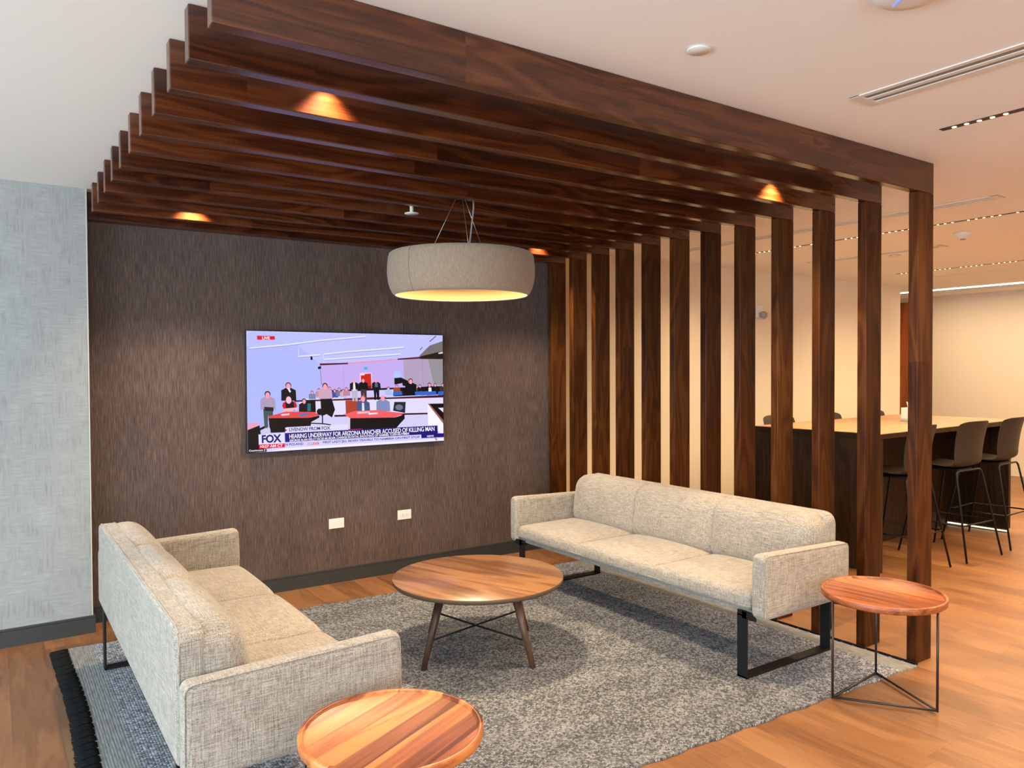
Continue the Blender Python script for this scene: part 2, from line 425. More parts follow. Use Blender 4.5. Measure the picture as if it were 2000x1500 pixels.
# ---------------------------------------------------------------- slatted walnut screen and canopy
SP, Y1, ZB, XL, PW, TH = .2972, -3.3712, 2.5717, -3.7967, .1577, .0537
ordn = ['first (nearest)', 'second', 'third', 'fourth', 'fifth', 'sixth', 'seventh', 'eighth', 'ninth', 'tenth', 'eleventh', 'twelfth (rearmost)']
for i in range(12):
    y = Y1 + SP * i
    extra = {0: ', largest and reaching the top of the photo', 11: ', flat against the taupe wall'}.get(i, ' from the front')
    t = thing('slat_frame', '%s walnut slat frame of canopy%s' % (ordn[i], extra), 'slat frame', (XL, y, 0), 0, 'walnut slat frames forming canopy and screen')
    t['label'] = {0: 'walnut slat frame nearest the camera, its beam reaching the top of the photo',
                  11: 'rearmost walnut slat frame, lying flat against the taupe television wall'}.get(i,
                  'walnut beam and post slat frame, %s counted from the nearest one' % ordn[i])
    bm = bmesh.new(); bx(bm, 0 if i < 11 else 0, -XL, 0, TH if i < 11 else .099, ZB, CH - .0005, .0035); b = bm_obj('beam', bm, 'beam', t)
    bm = bmesh.new(); bx(bm, -PW, 0, 0, TH, 0.0005, ZB - .0008, .0035); p = bm_obj('post', bm, 'post', t); p.location = (-XL, 0, 0)
# recessed downlights between the beams
for (x, y, lab) in ((-3.25, -2.845, 'front left recessed downlight between the canopy beams'), (-.62, -2.845, 'front right recessed downlight between the canopy beams'),
               (-3.24, -.475, 'rear left recessed downlight near the taupe wall'), (-.53, -.475, 'rear right recessed downlight behind the pendant lamp')):
    t = thing('recessed_downlight', lab, 'downlight', (x, y, CH), 0, 'recessed downlights in the canopy')
    bm = bmesh.new(); lathe(bm, [(.055, 0), (.055, -.004), (.042, -.004), (.038, -.0005)], 40, close=True); bm_obj('trim_ring', bm, 'vent_white', t)
    bm = bmesh.new(); lathe(bm, [(0, -.002), (.037, -.002), (.037, -.0005), (0, -.0005)], 32, close=False); bm_obj('lens', bm, 'lens', t)
    l = bpy.data.lights.new('downlight_beam', 'SPOT'); l.energy = 100; l.color = (1, .76, .50); l.spot_size = math.radians(92); l.spot_blend = .85; l.shadow_soft_size = .022
    o = bpy.data.objects.new('downlight_beam', l); C.objects.link(o); o.location = (x, y, CH - .012)

# ---------------------------------------------------------------- pendant lamp
PX, PY = -2.043, -1.72
t = thing('pendant_lamp', 'round beige felt drum pendant lamp hanging over the coffee table', 'pendant lamp', (PX, PY, 2.045))
prof = [(.384, .0), (.396, .012), (.410, .038), (.421, .075), (.427, .12), (.426, .17), (.421, .215), (.415, .236), (.405, .243), (.392, .241),
        (.394, .228), (.404, .17), (.405, .12), (.398, .07), (.386, .03), (.376, .006)]
bm = bmesh.new(); lathe(bm, [(.393, .226), (.4030, .17), (.4040, .12), (.3970, .07), (.3850, .03), (.3765, .008), (.376, .0085), (.384, .03), (.396, .07), (.403, .12), (.402, .17), (.392, .226)], 144)  # added inner skin that carries the painted glow tone
bm_obj('glow_lining', bm, 'glow_lining', t)
bm = bmesh.new(); lathe(bm, prof, 144)
shade = bm_obj('lamp_shade', bm, 'felt', t)
for a in (198, 318, 78):
    bm = bmesh.new(); ca, sa = math.cos(math.radians(a)), math.sin(math.radians(a))
    tube(bm, [((r + .0006) * ca, (r + .0006) * sa, z) for r, z in prof[:10]], .0014, 6); bm_obj('seam', bm, 'groove', shade)
bm = bmesh.new(); lathe(bm, [(0, .205), (.395, .205), (.395, .212), (0, .212)], 96, close=False); bm_obj('top_panel', bm, 'plate', t)
bm = bmesh.new(); lathe(bm, [(0, .178), (.14, .178), (.15, .186), (.15, .204), (0, .204)], 64, close=False); bm_obj('diffuser', bm, 'diff', t)
bm = bmesh.new(); lathe(bm, [(0, .694), (.06, .694), (.065, .682), (.06, .670), (.012, .668), (.012, .60), (0, .60)], 40, close=False); bm_obj('ceiling_canopy', bm, 'plate', t)
for a in (132, 12, 252):
    ca, sa = math.cos(math.radians(a)), math.sin(math.radians(a))
    bm = bmesh.new(); tube(bm, [(.010 * ca, .010 * sa, .605), (.215 * ca, .215 * sa, .210)], .0018, 6); bm_obj('suspension_wire', bm, 'steel', t)
bm = bmesh.new(); tube(bm, [(.062, -.042, .68), (.060, -.040, .5), (.038, -.026, .28), (.030, -.02, .21)], .005, 8); bm_obj('power_cord', bm, 'cord', t)
area('pendant_light', (PX, PY, 2.045 + .172), (0, 0, 0), .2, .2, 32, (1, .77, .50), math.radians(156), 'DISK')

# ---------------------------------------------------------------- sofas
def make_sofa(label, loc, rz):
    t = thing('sofa', label, 'sofa', loc, rz, 'pair of three-seat sofas facing each other')
    HL = 1.145; AT = .088; IN = HL - AT
    SE = [s * IN / 3 + d for s in (-1, 1) for d in (-.022, -.014, -.008, -.004, -.0015, .0015, .004, .008, .014, .022)]
    def grv(y):
        d = min(abs(y - IN / 3), abs(y + IN / 3)); return math.exp(-(d / .007) ** 2) + .4 * math.exp(-(d / .03) ** 2)
    def corner(y, z, hz, R=.055):
        a = abs(y) - (IN - R); b = z - (hz - R)
        if a > 0 and b > 0:
            k = max(a, b) / math.hypot(a, b); a *= k; b *= k
            return math.copysign(IN - R + a, y), hz - R + b
        return y, z
    def seat_w(p):
        x, y, z = p.x, p.y, p.z
        q = abs(((y + IN) / (2 * IN / 3)) % 1.0 - .5) * 2      # 0 mid of a cushion, 1 at a seam
        if z > 0:
            k = min(1, z / .045)
            z += k * (.022 * (1 - q ** 3) * (1 - (abs(x) / .36) ** 4) - .010 * grv(y))
        if x > .15: x += (.012 * (1 - q ** 4) - .004 * grv(y)) * (x - .15) / .21
        return Vector((x, y, z))
    bm = bmesh.new(); softbox(bm, .36, IN - .001, .047, .035, 14, 60, 3, seat_w, extra=SE)
    o = bm_obj('seat_cushion', bm, 'fabric', t); o.location = (.01, 0, .405)
    bm = bmesh.new()
    tube(bm, rounded([(-.32, -IN + .01, .381), (.372, -IN + .01, .381), (.372, IN - .01, .381), (-.32, IN - .01, .381)], .03), .005, 6); bm_obj('piping', bm, 'fabric', o).location = (-.01, 0, -.405)
    bm = bmesh.new(); softbox(bm, .342, IN - .002, .013, .010, 4, 8, 2, lambda p: p); b = bm_obj('seat_base', bm, 'fabric', t); b.location = (.005, 0, .345)
    # backrest: flat shell panel behind, three bulging cushions before it
    zb, zt = .345, .79
    def shell_w(p):
        y, z = corner(p.y, p.z, .2225)
        return Vector((p.x, y, z))
    bm = bmesh.new(); softbox(bm, .045, IN - .001, .2225, .018, 3, 40, 14, shell_w)
    s = bm_obj('back_panel', bm, 'fabric', t); s.location = (-.333, 0, .5675)
    def cush_w(p):
        x, y, z = p.x, p.y, p.z
        q = abs(((y + IN) / (2 * IN / 3)) % 1.0 - .5) * 2
        h = (z + .18) / .36
        if x > 0:
            k = min(1, x / .05)
            x += k * (.052 * (1 - h) + .020 * math.sin(PI * max(0, min(1, h))) * (1 - q ** 4) - .009 * grv(y) - .014)
        z += (.010 * (1 - q ** 3) - .008 * grv(y)) * max(0, z / .18)
        y, z = corner(y, z, .185)
        return Vector((x, y, z))
    bm = bmesh.new(); softbox(bm, .105, IN - .003, .18, .085, 8, 60, 14, cush_w, extra=SE)
    c = bm_obj('back_cushion', bm, 'fabric', t); c.location = (-.255, 0, .606)
    for x in (-.367, -.305):
        bm = bmesh.new(); e = IN - .012
        tube(bm, rounded([(x, -e - .010, .36), (x, -e - .010, .7885), (x, e + .010, .7885), (x, e + .010, .36)], .072, 8), .003, 6); bm_obj('welt', bm, 'fabric', s).location = (.333, 0, -.5675)
    # arms
    for sgn in (-1, 1):
        def arm_w(p):
            z = p.z
            x = p.x + (.006 * math.sin(PI * (z + .16) / .32) if p.x > 0 else 0)
            z2 = z + (.012 * (p.x / .37) if z > 0 else 0)
            return Vector((x, p.y * (1 - .10 * (z + .16) / .32) , z2))
        bm = bmesh.new(); softbox(bm, .372, AT / 2 + .002, .162, .03, 12, 3, 10, arm_w)
        a = bm_obj('armrest', bm, 'fabric', t); a.location = (-.002, sgn * (HL - AT / 2), .487)
        bm = bmesh.new(); yy = sgn * .035
        tube(bm, rounded([(-.366, yy, -.14), (-.366, yy, .146), (.366, yy, .166), (.366, yy, -.14)], .035), .003, 6); bm_obj('arm_piping', bm, 'fabric', a)
    # sled legs of flat black bar
    for sgn in (-1, 1):
        bm = bmesh.new(); yc = sgn * 1.000; w2 = .031
        ring_o = [(-.366, .333), (-.366, .0), (.366, .0), (.366, .333)]
        th = .011
        bx(bm, -.366, .366, yc - w2, yc + w2, .0, th, .002)
        bx(bm, -.366, -.366 + th, yc - w2, yc + w2, .0, .333, .002); bx(bm, .366 - th, .366, yc - w2, yc + w2, .0, .352, .002)
        bx(bm, -.366, .366, yc - w2, yc + w2, .322, .333, .002)
        bx(bm, .357, .366, min(yc, sgn * 1.085), max(yc, sgn * 1.085), .312, .352, .001)
        bm_obj('sled_leg', bm, 'black', t)
    return t
RZ = .0095
make_sofa('oatmeal three-seat sofa standing before the slatted wooden screen', (-.735, -1.965, RZ), PI)
make_sofa('oatmeal three-seat sofa on the left, seen from behind', (-3.462, -1.925, RZ), 0)

# ---------------------------------------------------------------- coffee table
t = thing('coffee_table', 'round walnut coffee table with four splayed legs on grey rug', 'coffee table', (-2.010, -1.832, RZ), -.555)
bm = bmesh.new(); R = .489
lathe(bm, [(0, .4265), (R - .001, .4265), (R, .4255), (R, .4075), (R - .006, .4015), (0, .4015)], 128, close=False, mats=[0, 1, 1, 1, 0])
bm_obj('tabletop', bm, ['coffee_top', 'edge_band'], t)
for sx in (-1, 1):
    for sy in (-1, 1):
        bm = bmesh.new(); a = Vector((sx * .294, sy * .294, 0)); b = Vector((sx * .195, sy * .195, .4015))
        tube(bm, [a, a.lerp(b, .5), b], .02, 14, radii=[.0165, .020, .0235])
        for v in bm.verts:
            if v.co.z < .02: v.co.z = max(0, v.co.z) if v.co.z > .006 else 0
        bm_obj('leg', bm, 'leg_wood', t)
for s in (1, -1):
    bm = bmesh.new(); tube(bm, [(-.258, -.258 * s, .138 + .004 * s), (0, 0, .138 + .0055 * s), (.258, .258 * s, .138 + .004 * s)], .0055, 8)
    bm_obj('cross_brace', bm, 'black', t)
bm = bmesh.new(); lathe(bm, [(0, .4012), (.20, .4012), (.20, .393), (0, .393)], 48, close=False); bm_obj('mounting_plate', bm, 'black', t)

# ---------------------------------------------------------------- side tables
def side_table(label, cx, cy, z, rr_, base, mat, rz0=0):
    t = thing('side_table', label, 'side table', (cx, cy, .0095), 0, 'pair of round tray-top side tables')
    th = .033
    bm = bmesh.new(); R = rr_
    lathe(bm, [(0, z - .010), (R - .020, z - .010), (R - .0165, z - .008), (R - .014, z - .001), (R - .011, z), (R - .003, z), (R, z - .003), (R - .001, z - th + .006), (R - .006, z - th), (0, z - th)], 128, close=False)
    bm_obj('tray_top', bm, mat, t)
    P = [Vector((x - cx, y - cy, 0)) for x, y in base]; fl = .0065
    bm = bmesh.new()
    for i in range(3):
        a, b = P[i], P[(i + 1) % 3]
        tube(bm, [a + Vector((0, 0, fl)), b + Vector((0, 0, fl))], .006, 8)
    bm_obj('base_triangle', bm, 'bronze', t)
    for i in range(3):
        bm = bmesh.new(); tube(bm, [P[i] + Vector((0, 0, .001)), P[i] + Vector((0, 0, z - th))], .006, 8); bm_obj('leg', bm, 'bronze', t)
    bm = bmesh.new()
    for i in range(3):
        a, b = P[i], P[(i + 1) % 3]
        tube(bm, [a + Vector((0, 0, z - th - .006)), b + Vector((0, 0, z - th - .006))], .006, 8)
    bm_obj('top_triangle', bm, 'bronze', t)
    return t
side_table('round walnut side table standing at the right end of the far sofa', -.69, -3.487, .508, .2845, [(-.944, -3.383), (-.488, -3.336), (-.679, -3.749)], 'side_top2')
side_table('orange-brown round side table in the foreground, cut by the photo bottom', -3.31, -3.44, .52, .280, [(-3.31 + .264 * math.cos(a), -3.44 + .264 * math.sin(a)) for a in (2.6, 2.6 + 2.0944, 2.6 + 4.1888)], 'side_top')

# ---------------------------------------------------------------- rug
RX0, RX1, RY0, RY1 = -3.96, -.205, -3.375, -.50
t = thing('rug', 'grey braided wool rug with black fringe under the sofas', 'rug', ((RX0 + RX1) / 2, (RY0 + RY1) / 2, 0))
bm = bmesh.new(); nx, ny = 90, 70; hx, hy = (RX1 - RX0) / 2, (RY1 - RY0) / 2
g = []
for i in range(nx + 1):
    row = []
    for j in range(ny + 1):
        x = -hx + 2 * hx * i / nx; y = -hy + 2 * hy * j / ny
        if j in (0, ny): y += .006 * math.sin(i * .9) + .004 * math.sin(i * 2.3)
        k_ = (x + hx) / (2 * hx); ya = -.016 * k_ + .135 * (1 - k_); yb = .034 * (1 - k_) - .075 * k_
        y += ya * (.5 - y / (2 * hy)) + yb * (.5 + y / (2 * hy))
        x += .010 * math.sin(y * 3.1) * (1 if i in (0, nx) else .5)
        row.append(bm.verts.new((x, y, .009)))
    g.append(row)
for i in range(nx):
    for j in range(ny): bm.faces.new((g[i][j], g[i + 1][j], g[i + 1][j + 1], g[i][j + 1]))
ext = bmesh.ops.extrude_face_region(bm, geom=bm.faces[:])
for v in [e for e in ext['geom'] if isinstance(e, bmesh.types.BMVert)]: v.co.z = .001
bmesh.ops.recalc_face_normals(bm, faces=bm.faces)
bm_obj('woven_field', bm, 'rug', t)
def tassel_mesh(seed):
    rnd = random.Random(seed); bm = bmesh.new()
    for k in range(20):
        y0 = -.031 + .062 * k / 19 + rnd.uniform(-.002, .002); y1 = y0 * 1.05 + rnd.uniform(-.003, .003); L = .083 + rnd.uniform(-.010, .006)
        y0 *= .84; y1 *= .84
        tube(bm, [(0.004, y0, .009), (-.02, y0, .011), (-L * .6, (y0 + y1) / 2 + rnd.uniform(-.002, .002), .007), (-L, y1, .004)], .0032, 5)
    bmesh.ops.recalc_face_normals(bm, faces=bm.faces)
    me = bpy.data.meshes.new('tassel'); bm.to_mesh(me); bm.free(); me.materials.append(M['black_yarn']); return me
TM = [tassel_mesh(s) for s in range(5)]
nT = 39
for side in (0, 1):
    for k in range(nT):
        o = bpy.data.objects.new('tassel', TM[(k * 3 + side) % 5]); C.objects.link(o); o.parent = t
        y = -hy + .035 + (2 * hy - .07) * k / (nT - 1)
        ya, yb = ((.135, .034) if side == 0 else (-.016, -.075)); y += ya * (.5 - y / (2 * hy)) + yb * (.5 + y / (2 * hy))
        o.location = ((-hx if side == 0 else hx) + .010 * math.sin(y * 3.1), y, 0)
        o.rotation_euler = (0, 0, (PI if side else 0) + random.uniform(-.05, .05))
        if side: o.scale = (.40, 1, 1.5)

# ---------------------------------------------------------------- wall plates
def plate(name, label, cat, x, z, duplex):
    t = thing(name, label, cat, (x, 0, z))
    bm = bmesh.new(); bx(bm, -.0605, .0605, -.007, -.0008, -.038, .038, .0025); bm_obj('cover_plate', bm, 'plate', t)
    if duplex:
        bm = bmesh.new(); bx(bm, -.034, .034, -.009, -.0065, -.0165, .0165, .0015); rc = bm_obj('receptacle', bm, 'plate', t)
        for s in (-1, 1):
            bm = bmesh.new()
            for dz in (-.0065, .0065): bx(bm, s * .018 - .004, s * .018 + .003, -.0094, -.0088, dz - .0015, dz + .0015)
            bx(bm, s * .018 + .006, s * .018 + .010, -.0094, -.0088, -.002, .002)
            bm_obj('pin_slots', bm, 'slot', rc)
    return t
plate('blank_plate', 'blank white wall plate below the television, the left one', 'wall plate', -2.149, .4515, False)
plate('power_outlet', 'white double power outlet below the television, the right one', 'power outlet', -1.578, .4555, True)
# ---------------------------------------------------------------- television
TX0, TX1, TZ0, TZ1 = -2.827, -1.243, 1.032, 1.905
tv = thing('television', 'large flat television on the taupe wall showing a news broadcast', 'television', (TX0, 0, TZ0), 0)
TW, TD = TX1 - TX0, TZ1 - TZ0
bm = bmesh.new(); bx(bm, 0, TW, -.060, -.035, 0, TD, .002); bx(bm, .25, TW - .25, -.0345, -.012, .12, TD - .15, .006); bm_obj('casing', bm, 'bezel', tv)
bm = bmesh.new(); bx(bm, TW / 2 - .22, TW / 2 + .22, -.0125, -.0008, .25, .62, .002); bm_obj('wall_mount', bm, 'black', tv)
# homography from the picture's own quadrilateral to the unit screen
def homog(q):
    import numpy as np
    A = []; dst = [(0, 1), (1, 1), (1, 0), (0, 0)]
    for (u, v), (x, y) in zip(q, dst):
        A.append([u, v, 1, 0, 0, 0, -x * u, -x * v, -x]); A.append([0, 0, 0, u, v, 1, -y * u, -y * v, -y])
    h = np.linalg.svd(np.array(A, float))[2][-1].reshape(3, 3)
    def f(u, v):
        r = h @ np.array([u, v, 1.0]); return float(r[0] / r[2]), float(r[1] / r[2])
    return f
HF = homog([(105, 103), (1865, 152), (1823, 1098), (85, 1212)])
def sp(u, v, lay):
    a, b = HF(u, v); a = min(max(a, .004), .996); b = min(max(b, .006), .993)
    return Vector((a * TW, -.0603 - lay * .00006, b * TD))
SB = bmesh.new(); SM = []; SI = {}
def scol(c, k=1.0):
    key = (c, k)
    if key not in SI:
        lin = tuple((x / 255 / 12.92 if x / 255 <= .04045 else ((x / 255 + .055) / 1.055) ** 2.4) for x in c)
        m = emis('screen_colour', lin, SCREEN * k); SI[key] = len(SM); SM.append(m)
    return SI[key]
SCREEN = 0.56
lay = [0]
def poly(c, *pts):
    lay[0] += 1
    vs = [SB.verts.new(sp(u, v, lay[0])) for u, v in pts]
    f = SB.faces.new(vs); f.material_index = scol(c)
def ell(c, u, v, a, b, n=12):
    poly(c, *[(u + a * math.cos(2 * PI * k / n), v + b * math.sin(2 * PI * k / n)) for k in range(n)])
def line(c, wd, *pts):
    for (a, b), (d, e) in zip(pts, pts[1:]):
        L = math.hypot(d - a, e - b) or 1; nx, ny = -(e - b) / L * wd / 2, (d - a) / L * wd / 2
        poly(c, (a + nx, b + ny), (d + nx, e + ny), (d - nx, e - ny), (a - nx, b - ny))
def text(s, c, bl, br, tl, bold=.012):
    lay[0] += 1
    cu = bpy.data.curves.new('txt', 'FONT'); cu.body = s; cu.offset = bold; cu.resolution_u = 3; cu.space_character = .95
    ob = bpy.data.objects.new('txt', cu); C.objects.link(ob)
    bpy.context.view_layer.update()
    me = bpy.data.meshes.new_from_object(ob.evaluated_get(bpy.context.evaluated_depsgraph_get()))
    bpy.data.objects.remove(ob); bpy.data.curves.remove(cu)
    xs = [v.co.x for v in me.vertices]; x0, x1 = min(xs), max(xs); cap = .70
    mi = scol(c); vs = []
    for v in me.vertices:
        a = (v.co.x - x0) / (x1 - x0); b = v.co.y / cap
        u = bl[0] + (br[0] - bl[0]) * a + (tl[0] - bl[0]) * b; w_ = bl[1] + (br[1] - bl[1]) * a + (tl[1] - bl[1]) * b
        vs.append(SB.verts.new(sp(u, w_, lay[0])))
    for p in me.polygons:
        try:
            f = SB.faces.new([vs[i] for i in p.vertices]); f.material_index = mi
        except ValueError: pass
    bpy.data.meshes.remove(me)
WALL = (176, 184, 250); PWALL = (196, 172, 240); CEIL = (192, 194, 253); DK = (8, 6, 22); SKIN = (250, 160, 175)
poly(CEIL, (105, 103), (1865, 152), (1823, 1098), (85, 1212))
poly(WALL, (110, 255), (560, 235), (760, 410), (765, 760), (700, 1000), (100, 1210))
poly((184, 190, 252), (130, 120), (1150, 160), (600, 235), (130, 250))
poly(PWALL, (760, 420), (1650, 355), (1862, 330), (1845, 800), (765, 760))
poly((178, 160, 190), (1500, 375), (1855, 365), (1845, 620), (1500, 620))
poly((150, 145, 150), (1720, 375), (1858, 370), (1850, 600), (1760, 600))
poly((120, 112, 112), (1640, 345), (1740, 250), (1862, 210), (1862, 330), (1700, 345))
poly((40, 30, 30), (1640, 350), (1700, 335), (1860, 300), (1858, 372), (1650, 370))
poly((225, 215, 225), (1812, 315), (1855, 305), (1855, 322), (1815, 325))
poly((95, 35, 60), (760, 408), (1000, 402), (1450, 366), (1650, 350), (1650, 368), (1450, 378), (1000, 416), (760, 426))
poly((235, 150, 190), (1010, 401), (1450, 366), (1450, 378), (1010, 415))
for a, b in (((135, 268), (460, 240)), ((460, 240), (780, 200)), ((780, 200), (1180, 165)), ((570, 345), (770, 330)), ((800, 325), (1010, 303)), ((1010, 303), (1510, 265)), ((800, 372), (1480, 325))):
    line((226, 228, 255), 12, a, b)
    line((150, 155, 215), 5, (a[0], a[1] + 10), (b[0], b[1] + 10))
for k in ((575, 270, 575, 345), (795, 325, 795, 370)): line((220, 222, 255), 5, k[:2], k[2:])
line((40, 35, 50), 6, (1740, 215), (1800, 165)); line((60, 55, 80), 6, (1650, 290), (1675, 265))
poly((20, 20, 30), (677, 345), (695, 345), (697, 375), (679, 378)); poly((15, 15, 25), (740, 440), (768, 430), (770, 455), (742, 460)); line((120, 120, 190), 5, (760, 455), (768, 600))
line((165, 150, 215), 3, (965, 440), (965, 640)); line((150, 140, 170), 3, (1670, 380), (1665, 600))
poly((60, 190, 215), (1148, 438), (1180, 438), (1180, 467), (1148, 467))
poly((240, 200, 235), (1108, 495), (1216, 492), (1218, 708), (1108, 710)); poly((205, 40, 25), (1118, 505), (1208, 500), (1210, 706), (1118, 708)); poly((120, 25, 20), (1168, 610), (1208, 608), (1210, 706), (1168, 706)); poly((250, 225, 235), (1118, 503), (1152, 501), (1152, 514), (1118, 516))
poly((175, 200, 250), (1410, 482), (1472, 480), (1470, 560), (1410, 562))
# gallery rail, low walls, floor
poly((30, 12, 25), (840, 650), (1330, 628), (1845, 612), (1845, 700), (840, 720))
poly((205, 200, 250), (870, 660), (1100, 655), (1330, 645), (1400, 640), (1400, 705), (870, 720))
poly((225, 218, 255), (560, 740), (1845, 715), (1835, 860), (560, 880)); poly((212, 206, 245), (560, 870), (1835, 850), (1825, 1098), (560, 1110))
poly((80, 20, 35), (520, 738), (1840, 690), (1840, 712), (520, 752)); poly((215, 225, 255), (620, 722), (960, 712), (960, 724), (620, 734)); poly((190, 200, 250), (1330, 706), (1830, 684), (1830, 692), (1330, 714))
poly((175, 65, 45), (972, 740), (1095, 736), (1090, 850), (972, 856))
poly((60, 10, 25), (870, 868), (1690, 848), (1690, 862), (870, 884))
poly((245, 240, 255), (1695, 770), (1835, 770), (1825, 1040), (1690, 960)); poly((20, 10, 18), (1700, 768), (1836, 766), (1832, 925)); poly((160, 95, 85), (1697, 770), (1712, 770), (1832, 915), (1830, 945)); poly((225, 220, 245), (1785, 805), (1833, 803), (1832, 845))
poly((10, 5, 12), (95, 1000), (205, 960), (215, 1060), (300, 1060), (300, 1215), (88, 1212)); poly((228, 160, 190), (98, 945), (203, 932), (203, 960), (96, 1002)); poly((12, 8, 18), (205, 985), (280, 950), (280, 972), (210, 1005)); poly((205, 200, 235), (215, 1003), (300, 965), (300, 1040), (215, 1032))
# people and furniture of the broadcast picture
def person(u, v, h, top, skin=SKIN, hair=None, low=None, wd=.26):
    hd = h * .085
    poly(top, (u - h * wd * .75, v + h * .20), (u - h * .06, v + h * .13), (u + h * .06, v + h * .13), (u + h * wd * .75, v + h * .20), (u + h * wd * .78, v + h * .48), (u - h * wd * .78, v + h * .48))
    if low: poly(low, (u - h * .13, v + h * .46), (u + h * .13, v + h * .46), (u + h * .12, v + h * .98), (u + h * .02, v + h * .98), (u, v + h * .6), (u - h * .03, v + h * .98), (u - h * .11, v + h * .98))
    if hair: ell(hair, u, v + hd * .8, hd * .95, hd * 1.05)
    ell(skin, u, v + hd * 1.15, hd * .72, hd)
for k, (u, v, cc) in enumerate(((680, 655, (120, 130, 170)), (740, 632, (200, 140, 165)), (835, 618, (40, 30, 50)), (880, 640, (60, 80, 170)), (920, 628, (110, 120, 160)), (955, 640, (210, 170, 195)), (985, 625, (190, 130, 160)),
             (1355, 618, (170, 190, 240)), (1430, 600, (150, 80, 30)), (1600, 600, (235, 190, 175)), (1635, 600, (25, 20, 30)), (1768, 590, (25, 20, 30)), (1835, 590, (60, 50, 50)))):
    person(u, v, 150, cc, hair=(50, 30, 40))
person(1055, 550, 200, (14, 12, 20), low=(190, 180, 200)); poly((235, 225, 240), (1046, 582), (1062, 582), (1066, 650), (1042, 650))
person(1135, 545, 205, (10, 10, 20), low=(60, 50, 55)); person(1248, 548, 190, (18, 20, 32), low=(12, 10, 16)); poly((90, 100, 125), (1236, 585), (1262, 585), (1264, 620), (1236, 620))
person(1718, 585, 190, (14, 12, 18), hair=(20, 15, 20)); poly((240, 240, 250), (1708, 625), (1732, 625), (1734, 662), (1706, 662))
poly((12, 14, 20), (1410, 540), (1470, 535), (1530, 565), (1535, 590), (1500, 612), (1480, 605), (1480, 585), (1410, 598)); person(1553, 548, 250, (12, 16, 26), hair=(70, 50, 50)); poly((12, 14, 22), (1515, 640), (1585, 640), (1585, 688), (1515, 690))
for u, w_ in ((1395, 75), (1590, 60), (1640, 60), (1690, 80), (1790, 50)): poly((55, 100, 200), (u, 662), (u + w_, 656), (u + w_ + 6, 690), (u - 4, 696))
person(470, 582, 330, (12, 12, 22), hair=(90, 70, 80)); poly((235, 235, 250), (460, 628), (478, 628), (492, 662), (478, 668))
person(283, 660, 330, (170, 155, 185), hair=(30, 20, 30), low=(70, 85, 80)); poly((30, 25, 40), (248, 795), (330, 800), (332, 835), (255, 830))
poly((6, 6, 14), (600, 740), (705, 735), (705, 845), (600, 850)); person(605, 725, 240, (20, 18, 30), hair=(25, 15, 25)); poly((30, 110, 130), (635, 765), (662, 765), (660, 830), (630, 835))
ell((205, 20, 40), 475, 785, 66, 48); poly((20, 14, 30), (440, 755), (510, 750), (520, 830), (440, 830)); ell((250, 190, 215), 468, 735, 24, 33); poly((250, 175, 190), (405, 830), (430, 810), (545, 800), (550, 815), (440, 850))
person(795, 588, 300, (205, 165, 190), hair=(50, 35, 40)); poly((6, 8, 20), (750, 725), (850, 722), (875, 820), (845, 890), (800, 860), (752, 880)); line((8, 8, 16), 10, (762, 870), (760, 950)); line((8, 8, 16), 10, (650, 940), (765, 945), (835, 955)); ell((8, 8, 18), 740, 840, 28, 30)
poly((225, 75, 75), (283, 880), (440, 838), (690, 840), (735, 870), (640, 893), (285, 898)); poly((10, 6, 14), (283, 896), (640, 893), (735, 872), (735, 890), (660, 930), (655, 965), (440, 975), (425, 1020), (300, 1025))
poly((235, 205, 235), (395, 860), (470, 852), (470, 868), (400, 875)); poly((60, 120, 200), (560, 862), (632, 848), (630, 868), (560, 880))
person(1125, 700, 290, (70, 85, 135), hair=(190, 100, 80)); poly((230, 225, 245), (1115, 760), (1132, 760), (1134, 830), (1112, 830)); person(1300, 690, 300, (130, 140, 180), hair=None); poly((110, 140, 220), (1296, 745), (1314, 745), (1312, 800), (1294, 800))
poly((35, 38, 48), (1400, 752), (1500, 752), (1490, 850), (1385, 830)); ell((110, 118, 140), 1440, 800, 34, 26)
poly((240, 95, 100), (950, 862), (1050, 832), (1240, 825), (1482, 852), (1400, 890), (1005, 896)); poly((12, 8, 16), (1005, 896), (1400, 890), (1484, 862), (1484, 900), (1440, 945), (1400, 990), (1000, 1000)); poly((250, 190, 205), (1070, 840), (1180, 835), (1180, 850), (1070, 858)); poly((250, 225, 240), (1170, 850), (1250, 845), (1250, 858), (1170, 865))
# captions
NAVY = (28, 20, 120); PALE = (214, 208, 252); RED = (225, 15, 60); WHT = (255, 250, 255)
poly(RED, (204, 157), (363, 162), (363, 194), (204, 194)); text('LIVE', WHT, (250, 190), (318, 190), (250, 166), .02)
poly((225, 218, 252), (428, 980), (982, 948), (982, 995), (428, 1028)); poly(RED, (428, 990), (446, 1002), (428, 1014)); poly((190, 20, 60), (985, 993), (1108, 988), (1108, 998), (985, 1003))
poly(NAVY, (424, 1028), (1768, 960), (1768, 1030), (1822, 1028), (1822, 1062), (1622, 1073), (1622, 1040), (424, 1108))
poly(PALE, (424, 1110), (1622, 1042), (1622, 1072), (1822, 1062), (1822, 1098), (88, 1206), (250, 1165), (424, 1155)); poly((240, 235, 255), (424, 1160), (1740, 1078), (1822, 1070), (1822, 1098), (260, 1190))
poly((215, 130, 120), (1735, 1070), (1750, 1068), (1765, 1090), (1748, 1092))
poly((226, 220, 255), (190, 1040), (420, 1024), (420, 1118), (190, 1130)); poly(RED, (190, 1132), (420, 1118), (420, 1152), (190, 1166))
poly((10, 6, 14), (88, 1170), (258, 1168), (258, 1192), (88, 1206))
text('LIVENOW FROM FOX', (40, 40, 110), (462, 1012), (826, 996), (462, 982), .018)
